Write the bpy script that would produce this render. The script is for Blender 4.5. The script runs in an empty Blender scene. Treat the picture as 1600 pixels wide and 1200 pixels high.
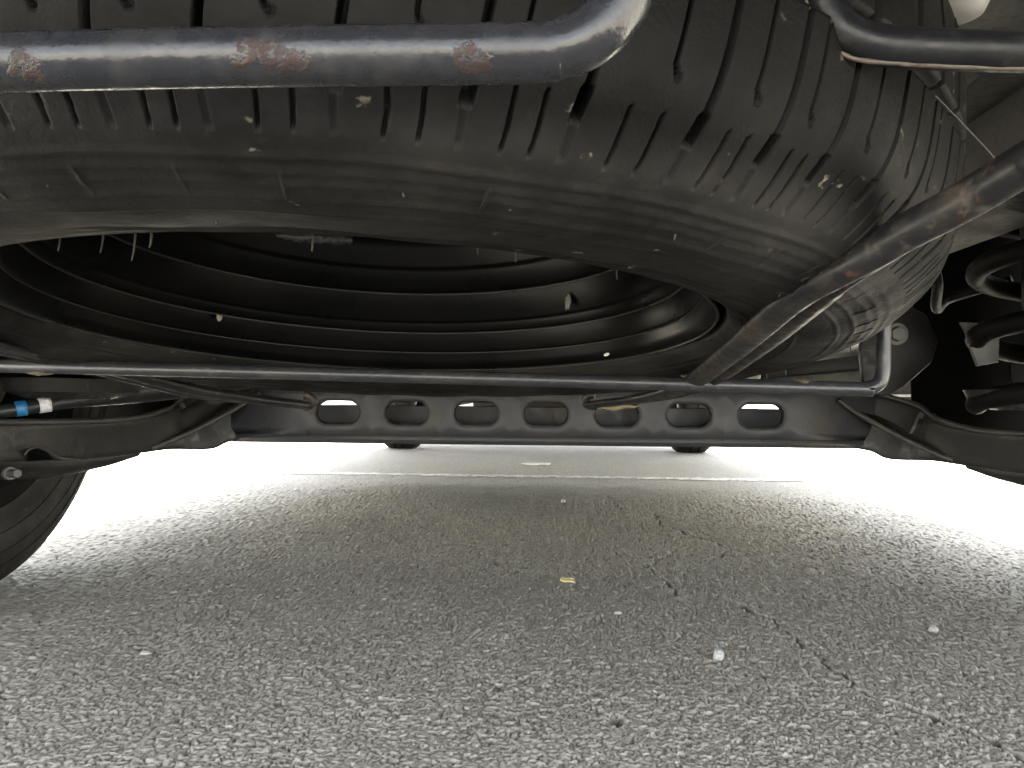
import bpy, bmesh, math, random
import numpy as np
from mathutils import Vector, Matrix
R = math.radians
random.seed(7)
rng = np.random.default_rng(11)
scene = bpy.context.scene
col = scene.collection

# ------------------------------------------------------------------ camera
cd = bpy.data.cameras.new('camera')
cam = bpy.data.objects.new('camera', cd)
col.objects.link(cam)
cd.sensor_width = 36.0
cd.lens = 27.9
cd.clip_start = 0.01
cd.clip_end = 6000
cam.location = (0, 0, 0.26)
cam.rotation_euler = (1.59206, -0.012215, 0.041099)
scene.camera = cam

# ------------------------------------------------------------------ sky and sun
SUN_EL = R(60)
SUN_AZ = R(2)
world = bpy.data.worlds.new('World')
scene.world = world
world.use_nodes = True
wt = world.node_tree
wt.nodes.clear()
sky = wt.nodes.new('ShaderNodeTexSky')
sky.sky_type = 'NISHITA'
sky.sun_disc = False
sky.sun_elevation = SUN_EL
sky.sun_rotation = SUN_AZ
sky.air_density = 1.0
sky.dust_density = 0.0
sky.ozone_density = 0.6
hs = wt.nodes.new('ShaderNodeHueSaturation')
hs.inputs['Saturation'].default_value = 0.2
bg = wt.nodes.new('ShaderNodeBackground')
bg.inputs['Strength'].default_value = 0.05
wo = wt.nodes.new('ShaderNodeOutputWorld')
wt.links.new(sky.outputs[0], hs.inputs['Color'])
wt.links.new(hs.outputs[0], bg.inputs['Color'])
wt.links.new(bg.outputs[0], wo.inputs['Surface'])

sl = bpy.data.lights.new('sun', 'SUN')
sl.energy = 5.0
sl.angle = R(0.6)
sl.color = (1.0, 0.96, 0.9)
sun = bpy.data.objects.new('sun', sl)
col.objects.link(sun)
sun.rotation_euler = (-(math.pi / 2 - SUN_EL), 0, -SUN_AZ)
sun.location = (0, 4, 8)

vs = scene.view_settings
vs.view_transform = 'Standard'
vs.look = 'None'
vs.gamma = 1.0
vs.use_curve_mapping = False
vs.exposure = 5.06
scene.cycles.max_bounces = 10
scene.cycles.diffuse_bounces = 6
scene.cycles.glossy_bounces = 4
scene.cycles.use_denoising = True

# ------------------------------------------------------------------ helpers
def tag(o, label=None, cat=None, group=None, kind=None):
    if label: o['label'] = label
    if cat: o['category'] = cat
    if group: o['group'] = group
    if kind: o['kind'] = kind
    return o

def empty(name, loc=(0, 0, 0)):
    o = bpy.data.objects.new(name, None)
    o.empty_display_size = 0.05
    o.location = loc
    col.objects.link(o)
    return o

def link(name, me, mat, parent=None, smooth=True, angle=None):
    o = bpy.data.objects.new(name, me)
    col.objects.link(o)
    if mat is not None and not me.materials:
        me.materials.append(mat)
    if parent is not None:
        o.parent = parent
        if parent.type == 'EMPTY':
            o.matrix_parent_inverse = Matrix.Translation(-parent.location)
    if smooth and len(me.polygons):
        me.polygons.foreach_set('use_smooth', np.ones(len(me.polygons), dtype=bool))
        if angle is not None:
            try:
                me.set_sharp_from_angle(angle=R(angle))
            except Exception:
                pass
    return o

def pydata(name, verts, faces):
    me = bpy.data.meshes.new(name)
    me.from_pydata([tuple(map(float, v)) for v in verts], [], faces)
    me.update()
    return me

def from_bm(name, bm):
    me = bpy.data.meshes.new(name)
    bmesh.ops.recalc_face_normals(bm, faces=bm.faces)
    bm.to_mesh(me)
    bm.free()
    return me

def grid_mesh(name, V, closed_u=False, closed_v=False):
    """V: (nu, nv, 3) array -> quad mesh, fast path"""
    nu, nv = V.shape[:2]
    idx = np.arange(nu * nv).reshape(nu, nv)
    a = idx if closed_u else idx[:-1]
    b = np.roll(idx, -1, 0) if closed_u else idx[1:]
    if closed_v:
        q = np.stack([a, b, np.roll(b, -1, 1), np.roll(a, -1, 1)], -1)
    else:
        q = np.stack([a[:, :-1], b[:, :-1], b[:, 1:], a[:, 1:]], -1)
    q = q.reshape(-1, 4).astype(np.int32)
    me = bpy.data.meshes.new(name)
    me.vertices.add(nu * nv)
    me.vertices.foreach_set('co', V.reshape(-1).astype(np.float32))
    me.loops.add(q.size)
    me.loops.foreach_set('vertex_index', q.reshape(-1))
    me.polygons.add(len(q))
    me.polygons.foreach_set('loop_start', np.arange(0, q.size, 4, dtype=np.int32))
    me.polygons.foreach_set('loop_total', np.full(len(q), 4, dtype=np.int32))
    me.update(calc_edges=True)
    me.validate()
    return me

def catmull(P, n=8):
    P = np.asarray(P, float)
    Q = np.vstack([2 * P[0] - P[1], P, 2 * P[-1] - P[-2]])
    out = []
    for i in range(1, len(Q) - 2):
        p0, p1, p2, p3 = Q[i - 1], Q[i], Q[i + 1], Q[i + 2]
        for t in np.linspace(0, 1, n, endpoint=False):
            out.append(0.5 * ((2 * p1) + (-p0 + p2) * t + (2 * p0 - 5 * p1 + 4 * p2 - p3) * t ** 2 + (-p0 + 3 * p1 - 3 * p2 + p3) * t ** 3))
    out.append(Q[-2])
    return np.array(out)

def frames(P, up):
    T = np.gradient(P, axis=0)
    T /= np.linalg.norm(T, axis=1)[:, None]
    S = np.cross(T, np.asarray(up, float))
    S /= np.linalg.norm(S, axis=1)[:, None] + 1e-12
    U = np.cross(S, T)
    return T, S, U

def tube_mesh(name, pts, radius, seg=20, up=(0, 0, 1), smooth_n=8, caps=True, section=None, lumps=0.0, seed=0):
    """swept tube; radius scalar or list; section(i_frac, phi) -> (side, up) factors"""
    P = np.asarray(pts, float)
    rad = np.full(len(P), radius, float) if np.isscalar(radius) else np.asarray(radius, float)
    if smooth_n:
        A = catmull(np.hstack([P, rad[:, None]]), smooth_n)
        P, rad = A[:, :3], A[:, 3]
    T, S, U = frames(P, up)
    phi = np.linspace(0, 2 * math.pi, seg, endpoint=False)
    V = np.zeros((len(P), seg, 3))
    rg = np.random.default_rng(seed)
    for i in range(len(P)):
        f = i / (len(P) - 1)
        if section is None:
            cs, sn = np.cos(phi), np.sin(phi)
        else:
            cs, sn = section(f, phi)
        k = rad[i]
        if lumps:
            k = k * (1 + lumps * rg.normal(size=seg))
        V[i] = P[i] + (k * cs)[:, None] * S[i] + (k * sn)[:, None] * U[i] if lumps else P[i] + k * cs[:, None] * S[i] + k * sn[:, None] * U[i]
    me = grid_mesh(name, V, closed_v=True)
    if caps:
        bm = bmesh.new()
        bm.from_mesh(me)
        bm.verts.ensure_lookup_table()
        n = len(P)
        bm.faces.new([bm.verts[j] for j in range(seg)][::-1])
        bm.faces.new([bm.verts[(n - 1) * seg + j] for j in range(seg)])
        bmesh.ops.recalc_face_normals(bm, faces=bm.faces)
        bm.to_mesh(me)
        bm.free()
    return me

def lathe_mesh(name, prof, origin, ax, ay, az, n=96, close=False):
    prof = np.asarray(prof, float)
    t = np.linspace(0, 2 * math.pi, n, endpoint=False)
    d = np.cos(t)[:, None] * np.asarray(ax) + np.sin(t)[:, None] * np.asarray(ay)
    V = np.asarray(origin) + prof[None, :, 0, None] * d[:, None, :] + prof[None, :, 1, None] * np.asarray(az)
    return grid_mesh(name, V, closed_u=True, closed_v=close)

def box_bm(bm, c, s, rot=None, bevel=0.0):
    r = bmesh.ops.create_cube(bm, size=1.0)
    M = Matrix.Translation(Vector(c)) @ (rot.to_4x4() if rot is not None else Matrix.Identity(4)) @ Matrix.Diagonal((s[0], s[1], s[2], 1))
    bmesh.ops.transform(bm, matrix=M, verts=r['verts'])
    if bevel:
        es = list({e for v in r['verts'] for e in v.link_edges})
        bmesh.ops.bevel(bm, geom=es, offset=bevel, segments=2, affect='EDGES', profile=0.5)

def box(name, c, s, mat, parent, rot=None, bevel=0.004):
    bm = bmesh.new()
    box_bm(bm, c, s, rot, bevel)
    return link(name, from_bm(name, bm), mat, parent, True, 35)

def slab_mesh(name, outline, vec, bevel=0.0):
    """planar outline (list of 3d) thickened along vec"""
    bm = bmesh.new()
    vsx = [bm.verts.new(p) for p in outline]
    f = bm.faces.new(vsx)
    r = bmesh.ops.extrude_face_region(bm, geom=[f])
    bmesh.ops.translate(bm, vec=Vector(vec), verts=[v for v in r['geom'] if isinstance(v, bmesh.types.BMVert)])
    if bevel:
        bmesh.ops.recalc_face_normals(bm, faces=bm.faces)
        bmesh.ops.bevel(bm, geom=list(bm.edges), offset=bevel, segments=2, affect='EDGES', profile=0.5)
    return from_bm(name, bm)

# ------------------------------------------------------------------ materials
class NT:
    def __init__(self, name):
        self.m = bpy.data.materials.new(name)
        self.m.use_nodes = True
        self.t = self.m.node_tree
        self.t.nodes.clear()
        self.out = self.n('ShaderNodeOutputMaterial')
        self.b = self.n('ShaderNodeBsdfPrincipled')
        self.l(self.b.outputs[0], self.out.inputs['Surface'])
        self.tc = self.n('ShaderNodeTexCoord')
    def n(self, k, **kw):
        x = self.t.nodes.new(k)
        for a, v in kw.items():
            setattr(x, a, v)
        return x
    def l(self, a, b):
        self.t.links.new(a, b)
    def set(self, **kw):
        for k, v in kw.items():
            self.b.inputs[k.replace('_', ' ')].default_value = v
    def noise(self, scale, detail=4, rough=0.55, vec=None, dist=0.0):
        x = self.n('ShaderNodeTexNoise')
        x.inputs['Scale'].default_value = scale
        x.inputs['Detail'].default_value = detail
        x.inputs['Roughness'].default_value = rough
        x.inputs['Distortion'].default_value = dist
        self.l(vec if vec is not None else self.tc.outputs['Object'], x.inputs['Vector'])
        return x.outputs['Fac']
    def vor(self, scale, feature='F1', out='Distance', vec=None, rnd=1.0):
        x = self.n('ShaderNodeTexVoronoi', feature=feature)
        x.inputs['Scale'].default_value = scale
        if 'Randomness' in x.inputs:
            x.inputs['Randomness'].default_value = rnd
        self.l(vec if vec is not None else self.tc.outputs['Object'], x.inputs['Vector'])
        return x.outputs[out]
    def map(self, v, a, b, c=0.0, d=1.0, smooth=True):
        x = self.n('ShaderNodeMapRange')
        x.interpolation_type = 'SMOOTHSTEP' if smooth else 'LINEAR'
        x.inputs['From Min'].default_value = a
        x.inputs['From Max'].default_value = b
        x.inputs['To Min'].default_value = c
        x.inputs['To Max'].default_value = d
        self.l(v, x.inputs['Value'])
        return x.outputs[0]
    def math(self, op, a, b=None, c=None):
        x = self.n('ShaderNodeMath', operation=op)
        for i, v in enumerate((a, b, c)):
            if v is None: continue
            if isinstance(v, (int, float)): x.inputs[i].default_value = v
            else: self.l(v, x.inputs[i])
        return x.outputs[0]
    def mix(self, fac, a, b):
        x = self.n('ShaderNodeMix', data_type='RGBA')
        for s, v in ((0, fac), (6, a), (7, b)):
            if isinstance(v, (int, float)): x.inputs[s].default_value = v
            elif isinstance(v, tuple): x.inputs[s].default_value = (*v, 1.0)
            else: self.l(v, x.inputs[s])
        return x.outputs[2]
    def color(self, v):
        if isinstance(v, tuple): self.b.inputs['Base Color'].default_value = (*v, 1)
        else: self.l(v, self.b.inputs['Base Color'])
    def rough(self, v):
        if isinstance(v, (int, float)): self.b.inputs['Roughness'].default_value = v
        else: self.l(v, self.b.inputs['Roughness'])
    def bump(self, h, strength=0.3, dist=0.001):
        x = self.n('ShaderNodeBump')
        x.inputs['Strength'].default_value = strength
        x.inputs['Distance'].default_value = dist
        self.l(h, x.inputs['Height'])
        self.l(x.outputs[0], self.b.inputs['Normal'])
    def obj_vec(self, loc=(0, 0, 0), scale=(1, 1, 1)):
        x = self.n('ShaderNodeMapping')
        x.inputs['Location'].default_value = loc
        x.inputs['Scale'].default_value = scale
        self.l(self.tc.outputs['Object'], x.inputs['Vector'])
        return x.outputs[0]
    def spot(self, p, r, wob=None, k=0.6):
        """soft ball round a point of the object, edge broken by noise"""
        x = self.n('ShaderNodeVectorMath', operation='DISTANCE')
        self.l(self.tc.outputs['Object'], x.inputs[0])
        x.inputs[1].default_value = p
        d = x.outputs['Value']
        if wob is not None:
            d = self.math('ADD', d, self.math('MULTIPLY', self.math('SUBTRACT', wob, 0.5), r * k * 2))
        return self.map(d, r * 0.75, r * 1.15, 1, 0)
    def vmax(self, a, b):
        return self.math('MAXIMUM', a, b)

def rubber(name, base=(0.028, 0.027, 0.026), dust=(0.085, 0.075, 0.06), amount=0.6, specks=True, tread=False, smears=()):
    k = NT(name)
    n1 = k.noise(9, 5, 0.6)
    n2 = k.noise(60, 4, 0.6)
    f = k.math('MULTIPLY', k.map(n1, 0.38, 0.72), amount)
    n4 = k.noise(330, 5, 0.75)
    f = k.math('ADD', f, k.math('MULTIPLY', k.map(n2, 0.5, 0.8), 0.3 * amount))
    f = k.math('ADD', f, k.math('MULTIPLY', k.map(n4, 0.5, 0.75), 0.35 * amount))
    if tread:                                # running face painted darker for shade, with less of the side wall's dust
        ta = k.n('ShaderNodeAttribute'); ta.attribute_name = 'tread'
        f = k.math('MULTIPLY', f, k.map(ta.outputs['Fac'], 0, 1, 1, 0.16))
        base = k.mix(ta.outputs['Fac'], base, tuple(x * 0.4 for x in base))
    c = k.mix(f, base, dust)
    for p, r, q in smears:
        c = k.mix(k.math('MULTIPLY', k.spot(p, r, n1, 1.0), q), c, (0.06, 0.054, 0.043))
    if specks:
        wv = k.n('ShaderNodeVectorMath', operation='ADD')
        nn = k.n('ShaderNodeTexNoise'); nn.inputs['Scale'].default_value = 240; k.l(k.tc.outputs['Object'], nn.inputs['Vector'])
        sc = k.n('ShaderNodeVectorMath', operation='SCALE'); sc.inputs['Scale'].default_value = 0.009; k.l(nn.outputs['Color'], sc.inputs[0])
        k.l(k.tc.outputs['Object'], wv.inputs[0]); k.l(sc.outputs[0], wv.inputs[1])
        v = k.vor(190, 'F1', 'Distance', wv.outputs[0])
        vc = k.vor(190, 'F1', 'Color', wv.outputs[0])
        sep = k.n('ShaderNodeSeparateColor')
        k.l(vc, sep.inputs[0])
        rare = k.map(sep.outputs[0], 0.94, 0.99)
        sp = k.math('MULTIPLY', k.map(v, 0.05, 0.30, 1, 0), rare)
        c = k.mix(k.math('MULTIPLY', sp, 0.6), c, (0.16, 0.145, 0.115))
    k.color(c)
    k.rough(k.map(n2, 0.3, 0.8, 0.5, 0.72))
    k.set(Specular_IOR_Level=0.07)
    k.bump(k.math('ADD', n2, k.math('MULTIPLY', n4, 1.2)), 0.4, 0.0009)
    return k.m

def black_paint(name, base=(0.012, 0.013, 0.016), rust_amt=0.0, spots=(), dirt=(0.12, 0.11, 0.09), dirt_amt=0.45, rough=(0.22, 0.5), rust_c=(0.19, 0.055, 0.025), spec=0.5):
    k = NT(name)
    k.set(Specular_IOR_Level=spec)
    n1 = k.noise(25, 5, 0.65)
    n2 = k.noise(140, 4, 0.6)
    n3 = k.noise(420, 3, 0.6)
    f = k.math('MULTIPLY', k.map(n1, 0.45, 0.75), dirt_amt)
    f = k.math('ADD', f, k.math('MULTIPLY', k.map(n2, 0.55, 0.72), dirt_amt))
    c = k.mix(f, base, dirt)
    rm = None
    if rust_amt > 0:
        rm = k.math('MULTIPLY', k.map(k.noise(45, 6, 0.7, k.obj_vec((3, 1, 7))), 0.62 - 0.1 * rust_amt, 0.7 - 0.08 * rust_amt), min(1, 0.5 + rust_amt))
    wob = k.noise(190, 4, 0.6)
    for p, r in spots:
        s = k.math('MULTIPLY', k.spot(p, r, wob, 1.6), k.map(k.noise(520, 4, 0.7), 0.36, 0.56))
        rm = s if rm is None else k.vmax(rm, s)
    rg = k.map(n2, 0.35, 0.7, rough[0], rough[1])
    if rm is not None:
        rc = k.mix(k.map(n3, 0.35, 0.7), rust_c, (rust_c[0] * 0.45, rust_c[1] * 0.5, rust_c[2] * 0.6))
        c = k.mix(rm, c, rc)
        rg = k.math('ADD', rg, k.math('MULTIPLY', rm, 0.4))
    k.color(c)
    k.rough(rg)
    h = k.math('ADD', n2, k.math('MULTIPLY', n3, 0.5))
    if rm is not None:
        h = k.math('ADD', h, k.math('MULTIPLY', rm, 0.8))
    k.bump(h, 0.3, 0.0006)
    return k.m

M = {}
M['tyre'] = rubber('spare_tyre_rubber', (0.0044, 0.0043, 0.0043), (0.0205, 0.0195, 0.0181), 0.85, True, True, [((-0.165, 0.283, 0.317), 0.030, 0.45), ((-0.205, 0.30, 0.315), 0.03, 0.4)])
M['road_tyre'] = rubber('road_tyre_rubber', (0.0065, 0.0060, 0.0055), (0.018, 0.0155, 0.0122), 0.75)
M['hair'] = rubber('hair_rubber', (0.025, 0.024, 0.022), (0.05, 0.046, 0.04), 0.6, False)
def axle_paint():
    k = NT('axle_paint')
    n1 = k.noise(5, 5, 0.6); n2 = k.noise(45, 5, 0.65); n3 = k.noise(300, 3, 0.6)
    c = k.mix(k.map(n2, 0.4, 0.75, 0, 0.6), (0.024, 0.025, 0.0285), (0.033, 0.033, 0.0345))
    st = k.noise(20, 5, 0.7, k.obj_vec((2, 5, 1), (1, 1, 0.25)))
    c = k.mix(k.math('MULTIPLY', k.map(n1, 0.48, 0.66), k.map(st, 0.42, 0.62)), c, (0.038, 0.0345, 0.030))
    c = k.mix(k.math('MULTIPLY', k.map(k.noise(70, 3, 0.6, k.obj_vec((9, 2, 4))), 0.64, 0.67), 0.7), c, (0.012, 0.011, 0.010))
    k.color(c); k.rough(k.map(n2, 0.3, 0.7, 0.45, 0.65)); k.set(Specular_IOR_Level=0.3)
    k.bump(k.math('ADD', n2, k.math('MULTIPLY', n3, 0.5)), 0.25, 0.0007)
    return k.m
def rim_paint():
    k = NT('rim_paint')
    n = k.noise(14, 3)
    k.color(k.mix(k.map(n, 0.4, 0.75), (0.0005, 0.0005, 0.0006), (0.0013, 0.0012, 0.001)))
    k.rough(k.map(n, 0.3, 0.7, 0.26, 0.34))
    k.set(Specular_IOR_Level=0.08)
    return k.m
M['rim'] = rim_paint()
M['bar'] = black_paint('bar_paint', (0.008, 0.0088, 0.0115), 0.0,
                       [((-0.1080, 0.145, 0.3225), 0.0022), ((-0.1000, 0.145, 0.3222), 0.0032), ((-0.056, 0.145, 0.3245), 0.0028), ((-0.0515, 0.145, 0.3232), 0.003),
                        ((-0.0475, 0.145, 0.3230), 0.0022), ((-0.0155, 0.145, 0.3228), 0.0028), ((-0.0125, 0.145, 0.3225), 0.002)],
                       (0.022, 0.021, 0.020), 0.45, (0.18, 0.38), (0.0165, 0.0056, 0.0036), spec=0.3)
M['rod'] = black_paint('rod_paint', (0.013, 0.014, 0.017), 0.0, [((0.119, 0.6, 0.2748), 0.009), ((0.108, 0.6, 0.2755), 0.006)], (0.05, 0.048, 0.043), 0.35, (0.28, 0.42), spec=0.35)
M['arm'] = black_paint('arm_paint', (0.007, 0.007, 0.008), 0.3, [((0.113, 0.318, 0.312), 0.009), ((0.113, 0.52, 0.284), 0.012)], (0.045, 0.0375, 0.028), 0.7, (0.35, 0.6), (0.032, 0.0145, 0.009), spec=0.25)
M['weld'] = black_paint('weld_metal', (0.04, 0.03, 0.021), 0.3, (), (0.09, 0.077, 0.06), 0.6, (0.5, 0.8), (0.06, 0.026, 0.015))
M['loop'] = black_paint('loop_paint', (0.005, 0.0054, 0.0066), 0.0, (), (0.022, 0.0195, 0.0168), 0.6, (0.3, 0.5), (0.2, 0.12, 0.06), spec=0.2)
M['beam'] = axle_paint()
M['arm_steel'] = black_paint('trailing_arm_paint', (0.008, 0.0076, 0.0071), 0.0, (), (0.022, 0.0195, 0.016), 0.6, (0.4, 0.65), spec=0.3, rust_c=(0.05, 0.025, 0.015))
M['dark_steel'] = black_paint('dark_steel', (0.0035, 0.0035, 0.004), 0.0, (), (0.012, 0.011, 0.0095), 0.5, (0.45, 0.65), spec=0.2)
M['under'] = black_paint('underseal', (0.70, 0.69, 0.66), 0.0, (), (0.48, 0.46, 0.41), 0.5, (0.55, 0.8))
M['lip'] = black_paint('rolled_lip_paint', (0.020, 0.019, 0.0175), 0.0, (), (0.05, 0.045, 0.037), 0.6, (0.4, 0.6), spec=0.4)
M['liner'] = black_paint('liner_felt', (0.0012, 0.0012, 0.0012), 0, (), (0.003, 0.0028, 0.0025), 0.4, (0.8, 0.9), spec=0.03)
M['boot'] = black_paint('boot_underseal', (0.13, 0.127, 0.115), 0, (), (0.07, 0.066, 0.056), 0.7, (0.6, 0.8), spec=0.2)
M['rail'] = black_paint('rail_underseal', (0.10, 0.098, 0.09), 0, (), (0.05, 0.047, 0.041), 0.5, (0.6, 0.8), spec=0.3)
M['spring'] = black_paint('spring_paint', (0.002, 0.002, 0.0019), 0.0, (), (0.007, 0.0063, 0.0054), 0.5, (0.55, 0.75), spec=0.08)
M['plastic'] = black_paint('black_plastic', (0.004, 0.004, 0.0044), 0, (), (0.012, 0.0112, 0.010), 0.4, (0.5, 0.7), spec=0.2)
M['damper'] = black_paint('damper_paint', (0.008, 0.009, 0.0105), 0, (), (0.022, 0.021, 0.019), 0.4, (0.35, 0.55), spec=0.3)
def plain(name, c, r=0.5, var=0.25, scale=80):
    k = NT(name)
    n = k.noise(scale, 4)
    k.color(k.mix(k.map(n, 0.3, 0.75), c, tuple(x * (1 - var) for x in c)))
    k.rough(r)
    k.bump(n, 0.15, 0.0006)
    return k.m
M['blue'] = plain('blue_band_paint', (0.012, 0.11, 0.26), 0.5)
M['white'] = plain('white_band_paint', (0.42, 0.43, 0.45), 0.5)
M['grey_rubber'] = plain('grey_rubber', (0.11, 0.11, 0.105), 0.55, 0.2, 60)
M['pale_sleeve'] = plain('pale_sleeve', (0.06, 0.06, 0.062), 0.6)
M['bolt'] = plain('zinc_bolt', (0.035, 0.035, 0.034), 0.5)
M['steel_bolt'] = plain('bright_bolt', (0.06, 0.058, 0.054), 0.5)
M['alu'] = plain('dusty_steel', (0.20, 0.18, 0.14), 0.6)
M['body'] = plain('van_paint', (0.30, 0.31, 0.33), 0.3, 0.04, 3)
M['glass'] = plain('tinted_glass', (0.015, 0.018, 0.02), 0.08, 0.05, 3)
M['red'] = plain('lamp_red', (0.35, 0.02, 0.02), 0.2, 0.1, 3)
M['kerb'] = plain('kerb_concrete', (0.42, 0.41, 0.38), 0.85, 0.25, 12)
M['quartz'] = plain('white_quartz', (0.34, 0.34, 0.33), 0.6, 0.5, 300)
M['pebble'] = plain('pale_pebble', (0.36, 0.345, 0.31), 0.6, 0.35, 260)
M['wood'] = plain('wood_chip', (0.52, 0.44, 0.22), 0.7, 0.35, 300)
M['leaf'] = plain('dry_leaf', (0.10, 0.085, 0.042), 0.7, 0.4, 120)
M['paper'] = plain('paper_scrap', (0.68, 0.66, 0.6), 0.8, 0.25, 60)
M['thread'] = plain('cobweb', (0.022, 0.021, 0.019), 0.7)
M['weight'] = plain('lumpy_weight', (0.07, 0.07, 0.07), 0.45, 0.6, 300)

def asphalt():
    k = NT('asphalt')
    a1 = k.n('ShaderNodeAttribute'); a1.attribute_name = 'stone'
    a2 = k.n('ShaderNodeAttribute'); a2.attribute_name = 'gap'
    a3 = k.n('ShaderNodeAttribute'); a3.attribute_name = 'near'
    pos = k.tc.outputs['Object']
    vc = k.vor(150, 'F1', 'Color')
    sp = k.n('ShaderNodeSeparateColor'); k.l(vc, sp.inputs[0])
    vd = k.vor(150, 'DISTANCE_TO_EDGE', 'Distance')
    far_gap = k.map(vd, 0.02, 0.12, 1, 0)
    stone = k.n('ShaderNodeMix', data_type='FLOAT'); k.l(a3.outputs['Fac'], stone.inputs[0]); k.l(sp.outputs[0], stone.inputs[2]); k.l(a1.outputs['Fac'], stone.inputs[3])
    gap = k.n('ShaderNodeMix', data_type='FLOAT'); k.l(a3.outputs['Fac'], gap.inputs[0]); k.l(far_gap, gap.inputs[2]); k.l(a2.outputs['Fac'], gap.inputs[3])
    ramp = k.n('ShaderNodeValToRGB')
    e = ramp.color_ramp.elements
    e[0].position = 0; e[0].color = (0.35, 0.330, 0.277, 1)
    e[1].position = 1; e[1].color = (0.55, 0.520, 0.440, 1)
    m = e.new(0.45); m.color = (0.43, 0.406, 0.341, 1)
    m = e.new(0.8); m.color = (0.47, 0.444, 0.374, 1)
    k.l(stone.outputs[0], ramp.inputs[0])
    fine = k.noise(900, 3, 0.7)
    c = k.mix(k.map(fine, 0.3, 0.7, 0, 0.45), ramp.outputs[0], (0.28, 0.264, 0.222))
    c = k.mix(k.math('MULTIPLY', gap.outputs[0], 0.85), c, (0.035, 0.033, 0.029))
    big = k.noise(1.7, 4, 0.6)
    c = k.mix(k.map(big, 0.35, 0.7, 0, 0.4), c, (0.24, 0.226, 0.19))
    spk = k.map(k.vor(55, 'F1', 'Distance'), 0.08, 0.13, 1, 0)
    c = k.mix(k.math('MULTIPLY', spk, 0.12), c, (0.5, 0.475, 0.42))
    k.color(c)
    k.rough(0.85)
    k.set(Specular_IOR_Level=0.3)
    k.bump(k.math('ADD', k.math('MULTIPLY', k.map(vd, 0, 0.25), k.math('SUBTRACT', 1.0, a3.outputs['Fac'])), k.math('MULTIPLY', fine, 0.35)), 0.6, 0.0016)
    return k.m
M['asphalt'] = asphalt()

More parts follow.
